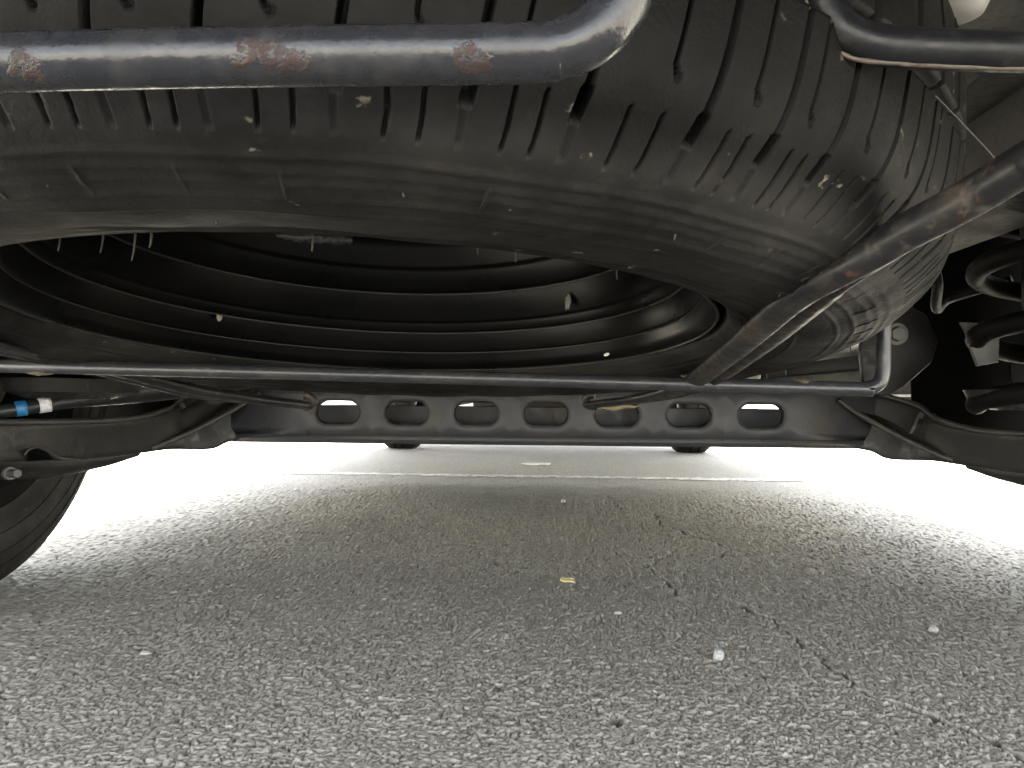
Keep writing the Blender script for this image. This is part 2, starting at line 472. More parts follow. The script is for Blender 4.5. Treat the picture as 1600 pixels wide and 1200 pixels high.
# ------------------------------------------------------------------ ground
def make_ground():
    ys = [0.42]
    while ys[-1] < 2.6:
        ys.append(ys[-1] + 0.0012 * (max(ys[-1], 0.5) / 0.55) ** 1.5)
    ys = np.array(ys)
    xs = [0.0]
    while xs[-1] < 1.4:
        xs.append(xs[-1] + 0.00118 * (1 if xs[-1] < 0.42 else (1 + 4.5 * (xs[-1] - 0.42))))
    xs = np.array(xs)
    xs = np.concatenate([-xs[:0:-1], xs])
    far = np.array([0.05, 0.2, 0.6, 1.5, 4, 10, 30, 100, 400, 2500.0])
    X = np.concatenate([xs[0] - far[::-1], xs, xs[-1] + far])
    Y = np.concatenate([ys[0] - far[::-1], ys, ys[-1] + far])
    gx, gy = np.meshgrid(X, Y, indexing='ij')
    shp = gx.shape
    def hash2(i, j, s):
        v = np.sin(i * 127.1 + j * 311.7 + s * 74.7) * 43758.5453
        return v - np.floor(v)
    def voronoi(px, py, cell, seed):
        u, v = px / cell, py / cell
        iu, iv = np.floor(u), np.floor(v)
        f1 = np.full(px.shape, 9.0, np.float32); f2 = np.full(px.shape, 9.0, np.float32)
        ci = np.zeros(px.shape, np.float32); cj = np.zeros(px.shape, np.float32)
        for di in (-1, 0, 1):
            for dj in (-1, 0, 1):
                a, b = iu + di, iv + dj
                cx = a + 0.5 + 0.9 * (hash2(a, b, seed) - 0.5)
                cy = b + 0.5 + 0.9 * (hash2(a, b, seed + 1) - 0.5)
                an = hash2(a, b, seed + 5) * math.pi
                dx, dy = u - cx, v - cy
                p, q = dx * np.cos(an) + dy * np.sin(an), -dx * np.sin(an) + dy * np.cos(an)
                d = np.abs(p) * 0.55 + np.sqrt(p * p * 0.6 + q * q * 1.5) * 0.6 + np.abs(q) * 0.12
                m = d < f1
                f2 = np.where(m, f1, np.minimum(f2, d))
                ci = np.where(m, a, ci); cj = np.where(m, b, cj)
                f1 = np.where(m, d, f1)
        return f1, f2, ci, cj
    wx = gx + 0.0012 * np.sin(gy * 410 + 3 * np.sin(gx * 230)) + 0.0007 * np.sin(gy * 1300 + gx * 700)
    wy = gy + 0.0012 * np.sin(gx * 380 + 2 * np.sin(gy * 270)) + 0.0007 * np.sin(gx * 1150 - gy * 500)
    inside = (np.abs(gx) < 1.39) & (gy > 0.425) & (gy < 2.59)
    f1, f2, ci, cj = voronoi(wx, wy, 0.0047, 1)
    s1, s2, si, sj = voronoi(wx + 7, wy, 0.0027, 9)
    r1 = hash2(ci, cj, 20); r2 = hash2(ci, cj, 21); r3 = hash2(ci, cj, 22); r4 = hash2(ci, cj, 23)
    edge = np.clip((f2 - f1) / 0.14, 0, 1); edge = edge * edge * (3 - 2 * edge)
    sedge = np.clip((s2 - s1) / 0.2, 0, 1); sedge = sedge * sedge * (3 - 2 * sedge)
    small = r4 < 0.42                       # these spots are filled with fines instead of one stone
    tilt = ((gx / 0.0047 - ci - 0.5) * (r2 - 0.5) + (gy / 0.0047 - cj - 0.5) * (r3 - 0.5)) * 0.0016
    h_big = -0.0030 + edge * (0.0020 + 0.0013 * r1) + 1.3 * tilt * edge
    h_sm = -0.0025 + sedge * (0.0012 + 0.0013 * hash2(si, sj, 30))
    h = np.where(small, h_sm, h_big)
    gap = np.where(small, 1 - sedge, 1 - edge)
    stone = np.where(small, hash2(si, sj, 31), hash2(ci, cj, 25))
    hole = hash2(np.floor(gx / 0.011), np.floor(gy / 0.011), 40) < 0.085
    cellx, celly = gx / 0.011 - np.floor(gx / 0.011) - 0.5, gy / 0.011 - np.floor(gy / 0.011) - 0.5
    hd = np.clip(1 - np.hypot(cellx, celly) / 0.38, 0, 1)
    h = np.where(hole, h - 0.0045 * np.minimum(1, hd * 2.5), h)
    gap = np.where(hole, np.maximum(gap, np.minimum(1, hd * 2)), gap)
    h = h + 0.0009 * np.sin(gx * 23 + 1.3 * np.sin(gy * 17)) * np.sin(gy * 19)
    # cracks
    cracks = [
        ([(0.1782, 2.2123), (0.1909, 1.8961)], 0.0020, 0.004),
        ([(0.263, 1.9054), (0.2533, 1.7535), (0.2511, 1.6823)], 0.0032, 0.007),
        ([(0.2766, 1.6439), (0.2951, 1.5688), (0.3217, 1.5359), (0.3325, 1.4264), (0.2746, 1.33)], 0.0030, 0.006),
        ([(0.216, 1.3788), (0.1637, 1.2682), (0.1792, 1.1714), (0.1876, 1.1324), (0.1773, 1.1015)], 0.0034, 0.008),
        ([(0.2575, 1.0667), (0.2594, 1.0278), (0.2763, 0.9816)], 0.0036, 0.009),
        ([(0.2763, 0.9816), (0.285, 0.86), (0.2904, 0.7479)], 0.0016, 0.003),
        ([(0.2904, 0.7479), (0.3089, 0.7107), (0.333, 0.6816), (0.3471, 0.6496), (0.3639, 0.6038)], 0.0030, 0.006)]
    jx = gx + 0.0035 * np.sin(gy * 95) + 0.002 * np.sin(gy * 260 + 1)
    jy = gy + 0.0035 * np.sin(gx * 105 + 2)
    for pl, w, dep in cracks:
        d = np.full(shp, 9.0)
        for (x0, y0), (x1, y1) in zip(pl[:-1], pl[1:]):
            L2 = (x1 - x0) ** 2 + (y1 - y0) ** 2
            t = np.clip(((jx - x0) * (x1 - x0) + (jy - y0) * (y1 - y0)) / L2, 0, 1)
            d = np.minimum(d, np.hypot(jx - x0 - t * (x1 - x0), jy - y0 - t * (y1 - y0)))
        wv = 1.35 * w * (0.6 + 0.4 * np.sin(gy * 61 + gx * 33))
        m = np.clip(1.4 * (1 - d / (wv + 0.0012)), 0, 1)
        h = h - dep * m
        gap = np.maximum(gap, m)
    for px, py, rr in ((0.2594, 1.045, 0.009), (0.2763, 0.985, 0.007), (0.062, 0.66, 0.008)):
        m = np.clip(1.5 * (1 - np.hypot(gx - px, (gy - py) * 0.6) / rr), 0, 1)
        h = h - 0.007 * m; gap = np.maximum(gap, m)
    fade = np.clip((2.55 - gy) / 0.5, 0, 1) * np.clip((1.38 - np.abs(gx)) / 0.3, 0, 1) * np.clip((gy - 0.425) / 0.02, 0, 1)
    h = np.where(inside, h, 0) * fade
    V = np.stack([gx, gy, h], -1)
    me = grid_mesh('asphalt_ground', V)
    for nm, arr in (('stone', stone), ('gap', gap), ('near', fade * inside)):
        at = me.attributes.new(nm, 'FLOAT', 'POINT')
        at.data.foreach_set('value', arr.reshape(-1).astype(np.float32))
    o = link('ground', me, M['asphalt'], None, True)
    tag(o, 'worn grey asphalt of the car park with fine cracks', 'ground', kind='structure')
    return o
make_ground()

def make_line():
    """worn white bay line: small flakes of paint on the asphalt, edges broken"""
    rg = np.random.default_rng(5)
    verts, faces = [], []
    y0, y1 = 2.695, 2.775
    nx, ny = 700, 10
    keep = rg.random((nx, ny))
    x = np.linspace(-5, 5, nx + 1)
    wob = 0.006 * np.sin(x * 9) + 0.004 * np.sin(x * 31) + rg.normal(size=nx + 1) * 0.003
    ycol = [np.linspace(y0 + wob[i] + 0.012 * (x[i] + 0) * 0.9, y1 + wob[i] * 0.6 + 0.012 * x[i] * 0.9, ny + 1) for i in range(nx + 1)]
    idx = {}
    def vid(i, j):
        if (i, j) not in idx:
            idx[(i, j)] = len(verts)
            verts.append((x[i] + rg.normal() * 0.002, ycol[i][j] + rg.normal() * 0.002, 0.0022))
        return idx[(i, j)]
    for i in range(nx):
        for j in range(ny):
            p = 0.10 + 0.35 * max(0, abs(j - 4.5) - 3) / 1.5
            p += 0.25 * (0.5 + 0.5 * math.sin(x[i] * 5.1 + 1) * math.sin(x[i] * 2.3)) * (0.5 if j % 3 else 1)
            if keep[i, j] > p:
                faces.append((vid(i, j), vid(i + 1, j), vid(i + 1, j + 1), vid(i, j + 1)))
    k = NT('line_paint')
    n = k.noise(60, 5, 0.7)
    k.color(k.mix(k.map(n, 0.35, 0.7), (0.78, 0.77, 0.73), (0.5, 0.49, 0.45)))
    k.rough(0.8)
    k.bump(n, 0.4, 0.001)
    o = link('painted_line', pydata('painted_line', verts, faces), k.m, None, False)
    tag(o, 'worn thin white painted bay line crossing the asphalt', 'road marking', kind='structure')
make_line()

# ------------------------------------------------------------------ parked van
VC = 0.015     # the van stands a little to the right of the camera
van = empty('parked_van', (VC, 2.5, 0))
tag(van, 'parked van seen from underneath its tail, dark underbody filling the upper half', 'van')
HW = 0.87
REAR_Y, FRONT_Y = 0.0, 5.02
RW_Y, FW_Y = 0.945, 4.24

def make_body():
    st = np.concatenate([np.linspace(REAR_Y, 1.6, 52), np.linspace(1.65, 3.6, 20), np.linspace(3.65, FRONT_Y, 46)])
    rows = []
    for y in st:
        top = 1.86
        if y < 0.35: top = 1.86 - 0.10 * ((0.35 - y) / 0.3) ** 2
        if y > 3.3: top = 1.86 - 0.32 * ((y - 3.3) / 0.8) ** 1.6 if y < 4.1 else 1.54 - 0.44 * min(1, (y - 4.1) / 0.25) ** 0.8 - (0.22 * max(0, (y - 4.35) / 0.65) ** 1.5)
        hw = HW
        if y < 0.3: hw = HW - 0.05 * ((0.3 - y) / 0.25) ** 2
        if y > 4.4: hw = HW - 0.20 * ((y - 4.4) / 0.6) ** 2.2
        zb = 0.20 + 0.075 * min(1, max(0, (y - 1.7) / 0.8))
        if y < 0.56: zb = 0.20 + 0.22 * min(1, (0.56 - y) / 0.3)
        for wy in (RW_Y, FW_Y):
            d = abs(y - wy)
            if d < 0.40: zb = max(zb, 0.33 + math.sqrt(max(0, 0.40 ** 2 - d * d)))
        s = []
        for t in np.linspace(0, 1, 14):       # lower side to roof
            z = zb + (top - zb) * t
            zz = (z - 0.9) / (top - 0.9) if z > 0.9 else 0
            w = hw * (1 - 0.02 * (max(0, 0.6 - z) / 0.4)) - 0.11 * max(0, zz) ** 1.8 * (hw / HW)
            s.append((w, z))
        w_top = s[-1][0]
        rz = min(0.09, (top - zb) * 0.3)
        s = s[:-1] + [(w_top - 0.004, top - 0.05), (w_top - 0.04, top - 0.012)]
        roof = [(w_top * f, top + 0.012 * (1 - f * f)) for f in (0.8, 0.5, 0.2)]
        half = s + roof
        full = [(VC + a, y, b) for a, b in half] + [(VC - a, y, b) for a, b in half[::-1]]
        rows.append(full)
    V = np.array(rows)
    me = grid_mesh('body', V)
    bm = bmesh.new(); bm.from_mesh(me); bm.verts.ensure_lookup_table()
    n = V.shape[1]
    m = n // 2
    for base in (0, (len(st) - 1) * n):       # tail and nose skins
        for i in range(m - 1):
            bm.faces.new([bm.verts[base + i], bm.verts[base + i + 1], bm.verts[base + n - 2 - i], bm.verts[base + n - 1 - i]])
    bmesh.ops.recalc_face_normals(bm, faces=bm.faces)
    bm.to_mesh(me); bm.free()
    o = link('body', me, M['body'], van, True, 40)
    sm = o.modifiers.new('skin', 'SOLIDIFY'); sm.thickness = 0.012; sm.offset = -1; sm.material_offset = 1
    me.materials.append(M['plastic'])
    # glazing, lamps, bumpers
    for s in (-1, 1):
        bm = bmesh.new()
        for ya, yb in ((0.45, 1.5), (1.62, 2.75), (2.87, 3.75)):
            zc = 1.28
            box_bm(bm, (VC + s * (HW - 0.030), (ya + yb) / 2, zc), (0.05, yb - ya, 0.42), Matrix.Rotation(-s * 0.13, 3, 'Y'), 0.015)
        link('side_window', from_bm('side_window', bm), M['glass'], van, True, 35)
        box('tail_lamp', (VC + s * 0.76, REAR_Y - 0.01, 1.05), (0.10, 0.06, 0.42), M['red'], van, None, 0.015)
        box('headlamp', (VC + s * 0.55, FRONT_Y - 0.02, 0.78), (0.28, 0.10, 0.16), M['white'], van, None, 0.02)
        box('sill', (VC + s * 0.80, (RW_Y + FW_Y) / 2, 0.315), (0.08, FW_Y - RW_Y - 0.82, 0.07), M['plastic'], van, None, 0.015)
    box('rear_window', (VC, REAR_Y - 0.002, 1.32), (1.25, 0.03, 0.46), M['glass'], van, None, 0.02)
    box('rear_bumper', (VC, REAR_Y + 0.03, 0.50), (1.66, 0.12, 0.17), M['plastic'], van, None, 0.04)
    box('front_bumper', (VC, FRONT_Y + 0.01, 0.40), (1.40, 0.14, 0.24), M['plastic'], van, None, 0.05)
make_body()

def make_underbody():
    # floor with pressed ribs
    xs = np.linspace(VC - 0.60, VC + 0.60, 61)
    ys = np.linspace(1.42, 4.85, 120)
    V = np.zeros((len(xs), len(ys), 3))
    for i, x in enumerate(xs):
        for j, y in enumerate(ys):
            z = 0.60
            z += 0.012 * (1 if math.sin(x * 42) > 0.2 else 0)
            if y > 1.6: z -= 0.20 * min(1, (y - 1.6) / 0.25)
            V[i, j] = (x, y, z)
    o = link('floor_pan', grid_mesh('floor_pan', V), M['under'], van, True, 30)
    o.modifiers.new('t', 'SOLIDIFY').thickness = 0.006
    xs = np.linspace(VC - 0.60, VC + 0.60, 61)
    ys = np.linspace(0.12, 1.42, 50)
    V = np.array([[(x, y, 0.60 + 0.012 * (1 if math.sin(x * 42) > 0.2 else 0)) for y in ys] for x in xs])
    o = link('boot_floor', grid_mesh('boot_floor', V), M['boot'], van, True, 30)
    o.modifiers.new('t', 'SOLIDIFY').thickness = 0.006
    for s in (-1, 1):
        box('side_floor', (VC + s * 0.72, 2.6, 0.405), (0.27, 2.3, 0.012), M['under'], van, None, 0.004)
        box('chassis_rail', (VC + s * 0.52, 1.05, 0.535), (0.09, 1.95, 0.12), M['rail'], van, None, 0.012)
        box('chassis_rail', (VC + s * 0.48, 3.3, 0.36), (0.09, 2.6, 0.09), M['rail'], van, None, 0.012)
        # inner wheel arch
        n = 24
        t = np.linspace(-0.32, math.pi + 0.1, n)
        for wy in (RW_Y, FW_Y):
            V = np.zeros((n, 2, 3))
            for i in range(n):
                for j, x in enumerate((0.60, 0.86)):
                    V[i, j] = (VC + s * x, wy + 0.42 * math.cos(t[i]), 0.33 + 0.42 * math.sin(t[i]))
            w = link('wheel_arch_liner', grid_mesh('wheel_arch_liner', V), M['liner'], van, True)
            w.modifiers.new('t', 'SOLIDIFY').thickness = 0.004
    box('rear_cross_member', (VC, 1.72, 0.42), (0.95, 0.16, 0.18), M['dark_steel'], van, None, 0.02)
    box('engine_undertray', (VC + 0.075, 4.2, 0.245), (0.86, 0.95, 0.05), M['plastic'], van, None, 0.02)
    box('fuel_tank', (VC - 0.18, 2.35, 0.335), (0.62, 0.85, 0.13), M['plastic'], van, None, 0.05)
    link('exhaust_pipe', tube_mesh('exhaust_pipe', [(0.30, 1.75, 0.34), (0.30, 2.2, 0.33), (0.27, 2.8, 0.31), (0.22, 3.4, 0.30), (0.2, 3.9, 0.30)], 0.027, 18), M['dark_steel'], van)
make_underbody()

def wheel(x, y, s, name_lbl=None):
    """road wheel standing on the ground; s = +1 right side"""
    RT, W = 0.335, 0.205
    prof = [(0.205, 0.070), (0.215, 0.088), (0.2215, 0.0920), (0.2225, 0.0938), (0.2240, 0.0935), (0.235, 0.098), (0.2500, 0.1014), (0.2506, 0.1026), (0.2520, 0.1028), (0.2526, 0.1018), (0.262, 0.1035), (0.2730, 0.1030), (0.2736, 0.1040), (0.2748, 0.1040), (0.2754, 0.1028), (0.285, 0.101), (0.2920, 0.0988), (0.2926, 0.0998), (0.2940, 0.0994), (0.2946, 0.0982), (0.305, 0.094), (0.320, 0.084), (0.329, 0.070), (0.333, 0.050), (0.335, 0.026)]
    pr = prof + [(0.3265, 0.024), (0.3265, 0.018), (0.335, 0.016), (0.335, -0.016), (0.3265, -0.018), (0.3265, -0.024)] + [(a, -b) for a, b in prof[::-1]]
    o = (x, y, RT - 0.004)
    ax, ay, az = (0, 1, 0), (0, 0, 1), (1, 0, 0)
    rimp = [(0.02, s * 0.02), (0.10, s * 0.03), (0.16, s * 0.045), (0.185, s * 0.05), (0.195, s * 0.07), (0.207, s * 0.078), (0.214, s * 0.084),
            (0.205, s * 0.07), (0.19, s * 0.02), (0.185, -s * 0.03), (0.198, -s * 0.065), (0.206, -s * 0.076), (0.214, -s * 0.082)]
    w = link('wheel', lathe_mesh('wheel', rimp, o, ax, ay, az, 72), M['dark_steel'], van, True, 40)
    t = link('tyre', lathe_mesh('tyre', pr, o, ax, ay, az, 160), M['road_tyre'], w, True, 40)
    dr = [(0.0, -s * 0.055), (0.12, -s * 0.055), (0.135, -s * 0.05), (0.14, -s * 0.03), (0.14, s * 0.02)]
    link('brake_drum', lathe_mesh('brake_drum', dr, o, ax, ay, az, 48), M['arm_steel'], w, True, 40)
    return w
wheel(-0.79, RW_Y, -1)
wheel(VC * 2 + 0.865, RW_Y, 1)
wheel(-0.756, FW_Y, -1)
wheel(0.770, FW_Y, 1)
for s in (-1, 1):
    me = tube_mesh('front_wishbone', [(VC + s * 0.36, 4.32, 0.27), (VC + s * 0.52, 4.22, 0.245), (VC + s * 0.66, 4.17, 0.235)], [0.03, 0.035, 0.022], 12, section=lambda f, p: (np.cos(p) * 1.6, np.sin(p) * 0.6))
    link('front_wishbone', me, M['alu'], van)

# -- twist beam of the rear axle: a pressed channel with seven long slots
def make_beam():
    Y0, ZB, ZT = 1.25, 0.1915, 0.2795
    cx = [-0.3292, -0.2186, -0.1078, 0.0022, 0.1135, 0.2258, 0.3374]
    cz = [0.2399] * 7
    hwS, hhS = 0.0355, 0.0193
    bm = bmesh.new()
    N = 32
    def stad(c, z, g, y):
        pts = []
        for i in range(N):
            a = 2 * math.pi * i / N
            r = hhS + g
            dx = (hwS - hhS)
            ca, sa = math.cos(a), math.sin(a)
            pts.append((c + (dx if ca >= 0 else -dx) + r * ca if abs(ca) > 1e-6 else c + r * ca, y, z + r * sa))
        return pts
    def rect(c, z, x0, x1, y):
        pts = []
        for i in range(N):
            a = 2 * math.pi * i / N
            ca, sa = math.cos(a), math.sin(a)
            m = max(abs(ca), abs(sa))
            u, v = ca / m, sa / m
            px = c + u * (x1 - c if u > 0 else c - x0)
            pz = z + v * (ZT - z if v > 0 else z - (ZB + 0.012))
            pts.append((px, y, pz))
        return pts
    b = [-0.3292 - 0.0553] + [(p + q) / 2 for p, q in zip(cx[:-1], cx[1:])] + [0.3374 + 0.0553]
    for i in range(7):
        loops = [rect(cx[i], cz[i], b[i], b[i + 1], Y0), stad(cx[i], cz[i], 0.0052, Y0), stad(cx[i], cz[i], 0.0036, Y0), stad(cx[i], cz[i], 0.0012, Y0 + 0.0012), stad(cx[i], cz[i], 0, Y0 + 0.005), stad(cx[i], cz[i], -0.0002, Y0 + 0.013)]
        L = [[bm.verts.new(p) for p in l] for l in loops]
        for l0, l1 in zip(L[:-1], L[1:]):
            for j in range(N):
                bm.faces.new([l0[j], l0[(j + 1) % N], l1[(j + 1) % N], l1[j]])
    # plain ends, sharing the border points of the outer cells
    for x0, i, sg in ((-0.50, 0, -1), (0.51, 6, 1)):
        bx_ = b[0] if sg < 0 else b[-1]
        zs = sorted({round(p[2], 6) for p in rect(cx[i], cz[i], b[i], b[i + 1], Y0) if abs(p[0] - bx_) < 1e-6})
        for z0, z1 in zip(zs[:-1], zs[1:]):
            bm.faces.new([bm.verts.new(p) for p in ((x0, Y0, z0), (bx_, Y0, z0), (bx_, Y0, z1), (x0, Y0, z1))])
    # rounded lower edge, bottom, front wall, top lip
    sec = [(Y0, ZB + 0.012), (Y0 + 0.001, ZB + 0.006), (Y0 + 0.004, ZB + 0.002), (Y0 + 0.009, ZB), (Y0 + 0.07, ZB + 0.004), (Y0 + 0.077, ZB + 0.007), (Y0 + 0.08, ZB + 0.014), (Y0 + 0.08, 0.2485), (Y0 + 0.085, 0.2495)]
    xs = [-0.50, -0.25, 0, 0.25, 0.51]
    rows = [[bm.verts.new((x, y, z)) for x in xs] for y, z in sec]
    top = [(Y0, ZT), (Y0 + 0.002, ZT + 0.004), (Y0 + 0.006, ZT + 0.006), (Y0 + 0.03, ZT + 0.006)]
    rows2 = [[bm.verts.new((x, y, z)) for x in xs] for y, z in top]
    for rr in (rows, rows2):
        for r0, r1 in zip(rr[:-1], rr[1:]):
            for j in range(len(xs) - 1):
                bm.faces.new([r0[j], r0[j + 1], r1[j + 1], r1[j]])
    bmesh.ops.remove_doubles(bm, verts=bm.verts, dist=0.0002)
    for v in bm.verts:                       # the beam hangs a touch lower on its left
        v.co.z += 0.0036 * v.co.x
    o = link('axle_beam', from_bm('axle_beam', bm), M['beam'], van, True, 20)
    o['label'] = 'slotted grey pressed beam of the rear axle'
    sd = o.modifiers.new('t', 'SOLIDIFY'); sd.thickness = 0.003; sd.offset = 0
    return o
beam = make_beam()

# -- trailing arms: pressed shells that sweep from the beam ends back to the hubs
def arm(s):
    mx = lambda p: (p[0], p[1], p[2]) if s < 0 else (-p[0], p[1], p[2])
    top = [(-0.455, 1.285, 0.284), (-0.505, 1.270, 0.281), (-0.5614, 1.22, 0.2601), (-0.5674, 1.17, 0.2406), (-0.5885, 1.10, 0.2275), (-0.6192, 1.0, 0.2255), (-0.6477, 0.92, 0.2269), (-0.69, 0.80, 0.230)]
    bot = [(-0.455, 1.270, 0.196), (-0.505, 1.256, 0.189), (-0.5300, 1.235, 0.178), (-0.5700, 1.18, 0.180), (-0.5952, 1.13, 0.1770), (-0.6262, 1.03, 0.1745), (-0.6485, 0.93, 0.1790), (-0.69, 0.80, 0.180)]
    T, B = catmull(top, 8), catmull(bot, 8)
    nv = 12
    n = len(T)
    # closed section: inner face bulging to the viewer, outer face away
    V = np.zeros((n, 2 * nv, 3))
    for i in range(n):
        c = (T[i] + B[i]) / 2
        tang = T[min(i + 1, n - 1)] - T[max(i - 1, 0)]
        side = np.cross(tang, (0, 0, 1)); side /= np.linalg.norm(side)      # points away from the van's middle or to it
        if side[1] > 0: side = -side
        hz = (T[i] - B[i]) / 2
        for j in range(2 * nv):
            a = 2 * math.pi * j / (2 * nv)
            u, v = math.cos(a), math.sin(a)
            k = 0.35
            uu = math.copysign(abs(u) ** k, u); vv = math.copysign(abs(v) ** k, v)
            V[i, j] = c + hz * vv + side * (0.009 * uu + 0.003)
    V = np.array([[mx(p) for p in r] for r in V])
    me = grid_mesh('trailing_arm', V, closed_v=True)
    bm = bmesh.new(); bm.from_mesh(me); bm.verts.ensure_lookup_table()
    for k in (0, (n - 1) * 2 * nv):
        bm.faces.new([bm.verts[k + j] for j in range(2 * nv)])
    o = link('trailing_arm', from_bm('trailing_arm', bm), M['arm_steel'], van, True, 50)
    # rolled lip along the upper edge
    lip = [mx(p + np.array([0.008, -0.012, 0.001])) for p in T]
    link('rolled_lip', tube_mesh('rolled_lip', lip, 0.0042, 10, smooth_n=0, lumps=0.03, seed=3), M['lip'], o)
    # gusset between beam end and arm: pressed ridge
    ga = [(-0.452, 1.243, 0.268), (-0.471, 1.240, 0.2532), (-0.502, 1.215, 0.2300), (-0.5365, 1.185, 0.2066), (-0.5756, 1.145, 0.1830)]
    gb = [(-0.505, 1.262, 0.285), (-0.530, 1.245, 0.272), (-0.550, 1.215, 0.250), (-0.566, 1.18, 0.228), (-0.590, 1.135, 0.195)]
    A, Bq = catmull(ga, 6), catmull(gb, 6)
    G = np.zeros((len(A), 6, 3))
    for i in range(len(A)):
        for j, f in enumerate(np.linspace(0, 1, 6)):
            p = A[i] * (1 - f) + Bq[i] * f + np.array([0, 0.018 * math.sin(f * math.pi), -0.006 * math.sin(f * math.pi)])
            G[i, j] = mx(p)
    g = link('gusset', grid_mesh('gusset', G), M['arm_steel'], o, True)
    g.modifiers.new('t', 'SOLIDIFY').thickness = 0.004
    rid = [mx(p) for p in A]
    link('gusset_ridge', tube_mesh('gusset_ridge', rid, 0.004, 10, smooth_n=0), M['lip'], o)
    # lower bush housing under the arm's end
    pts = [mx(p) for p in ((-0.5952, 1.14, 0.180), (-0.62, 1.09, 0.176), (-0.66, 1.02, 0.176), (-0.70, 0.95, 0.185))]
    link('hub_carrier', tube_mesh('hub_carrier', pts, [0.008, 0.016, 0.026, 0.03], 18), M['arm_steel'], o)
    # spring pan
    pan = [(0.0, 0.0), (0.05, 0.0), (0.07, 0.006), (0.078, 0.018), (0.081, 0.018), (0.074, 0.002), (0.05, -0.006), (0.0, -0.006)]
    link('spring_pan', lathe_mesh('spring_pan', pan, mx((-0.59, 0.97, 0.262)), (1, 0, 0), (0, 1, 0), (0, 0, 1), 40), M['arm_steel'], o, True, 40)
    return o
armL = arm(-1)
armR = arm(1)
armL['label'] = 'left trailing arm with torn lower edge'

def hexbolt(name, c, nrm, r, h, mat, parent, washer=True):
    nrm = Vector(nrm).normalized()
    q = nrm.to_track_quat('Z', 'Y').to_matrix().to_4x4()
    bm = bmesh.new()
    rr = bmesh.ops.create_cone(bm, cap_ends=True, segments=6, radius1=r, radius2=r * 0.96, depth=h)
    bmesh.ops.translate(bm, vec=(0, 0, h / 2), verts=rr['verts'])
    if washer:
        w = bmesh.ops.create_cone(bm, cap_ends=True, segments=24, radius1=r * 1.5, radius2=r * 1.45, depth=h * 0.3)
    bmesh.ops.bevel(bm, geom=list(bm.edges), offset=r * 0.06, segments=1, affect='EDGES')
    bmesh.ops.transform(bm, matrix=Matrix.Translation(Vector(c)) @ q, verts=bm.verts)
    return link(name, from_bm(name, bm), mat, parent, True, 30)

hexbolt('stud_bolt', (-0.645, 0.935, 0.165), (0.85, -0.5, 0.05), 0.0055, 0.020, M['steel_bolt'], armL)
# near-black slab stands for the shaded tear in the arm's lower edge; curled rim
fl = [(-0.6323, 0.948, 0.1786), (-0.6236, 0.938, 0.1904), (-0.6185, 0.946, 0.1938), (-0.6143, 0.957, 0.1901), (-0.61, 0.966, 0.18)]
link('notch_shade_slab', slab_mesh('notch_shade_slab', fl, (-0.012, 0.018, 0)), M['liner'], armL, False)
link('curled_rim', tube_mesh('curled_rim', [(-0.625, 0.932, 0.1869), (-0.6223, 0.936, 0.1936), (-0.6173, 0.944, 0.1963), (-0.6121, 0.956, 0.1917), (-0.6048, 0.972, 0.1813), (-0.5909, 0.99, 0.1785)], [0.001, 0.0014, 0.0012, 0.0016, 0.0013, 0.0008], 8), M['lip'], armL)

def coil(c, r, wire, z0, z1, turns, parent, ph=0.0):
    n = int(turns * 36)
    pts = []
    for i in range(n + 1):
        f = i / n
        a = ph + 2 * math.pi * turns * f
        pts.append((c[0] + r * math.cos(a), c[1] + r * math.sin(a), z0 + (z1 - z0) * f))
    return link('coil_spring', tube_mesh('coil_spring', pts, wire, 12, smooth_n=0), M['spring'], parent)
coil((0.612, 0.965), 0.088, 0.0125, 0.262, 0.60, 4.2, van, 2.6)
coil((-0.612, 0.975), 0.088, 0.0125, 0.266, 0.60, 4.2, van, 1.0)
for x in (0.625, -0.6):
    bs = [(0.0, 0.36), (0.02, 0.345), (0.028, 0.36), (0.026, 0.385), (0.034, 0.40), (0.036, 0.43), (0.04, 0.60)]
    o = link('bump_stop', lathe_mesh('bump_stop', bs, (x - 0.012, 0.975, -0.045), (1, 0, 0), (0, 1, 0), (0, 0, 1), 32), M['plastic'], van)

def shock(s):
    mx = lambda p: p if s < 0 else (2 * VC - p[0], p[1], p[2])
    P = [mx((-0.700, 0.87, 0.228)), mx((-0.640, 0.925, 0.2415)), mx((-0.598, 0.965, 0.252)), mx((-0.52, 1.05, 0.272)), mx((-0.44, 1.14, 0.292)), mx((-0.38, 1.2, 0.31))]
    o = link('shock_absorber', tube_mesh('shock_absorber', P, [0.0085, 0.0085, 0.0088, 0.018, 0.020, 0.020], 20), M['damper'], van)
    a, b = np.array(P[1]), np.array(P[2])
    def band(f0, f1, mat, lbl):
        w = link('paint_band', tube_mesh('paint_band', [a + (b - a) * f for f in np.linspace(f0, f1, 4)], 0.0095, 20, smooth_n=0), mat, o)
        w['label'] = lbl
    band(0.10, 0.30, M['blue'], 'blue paint band')
    band(0.52, 0.74, M['white'], 'white paint band')
shock(-1)

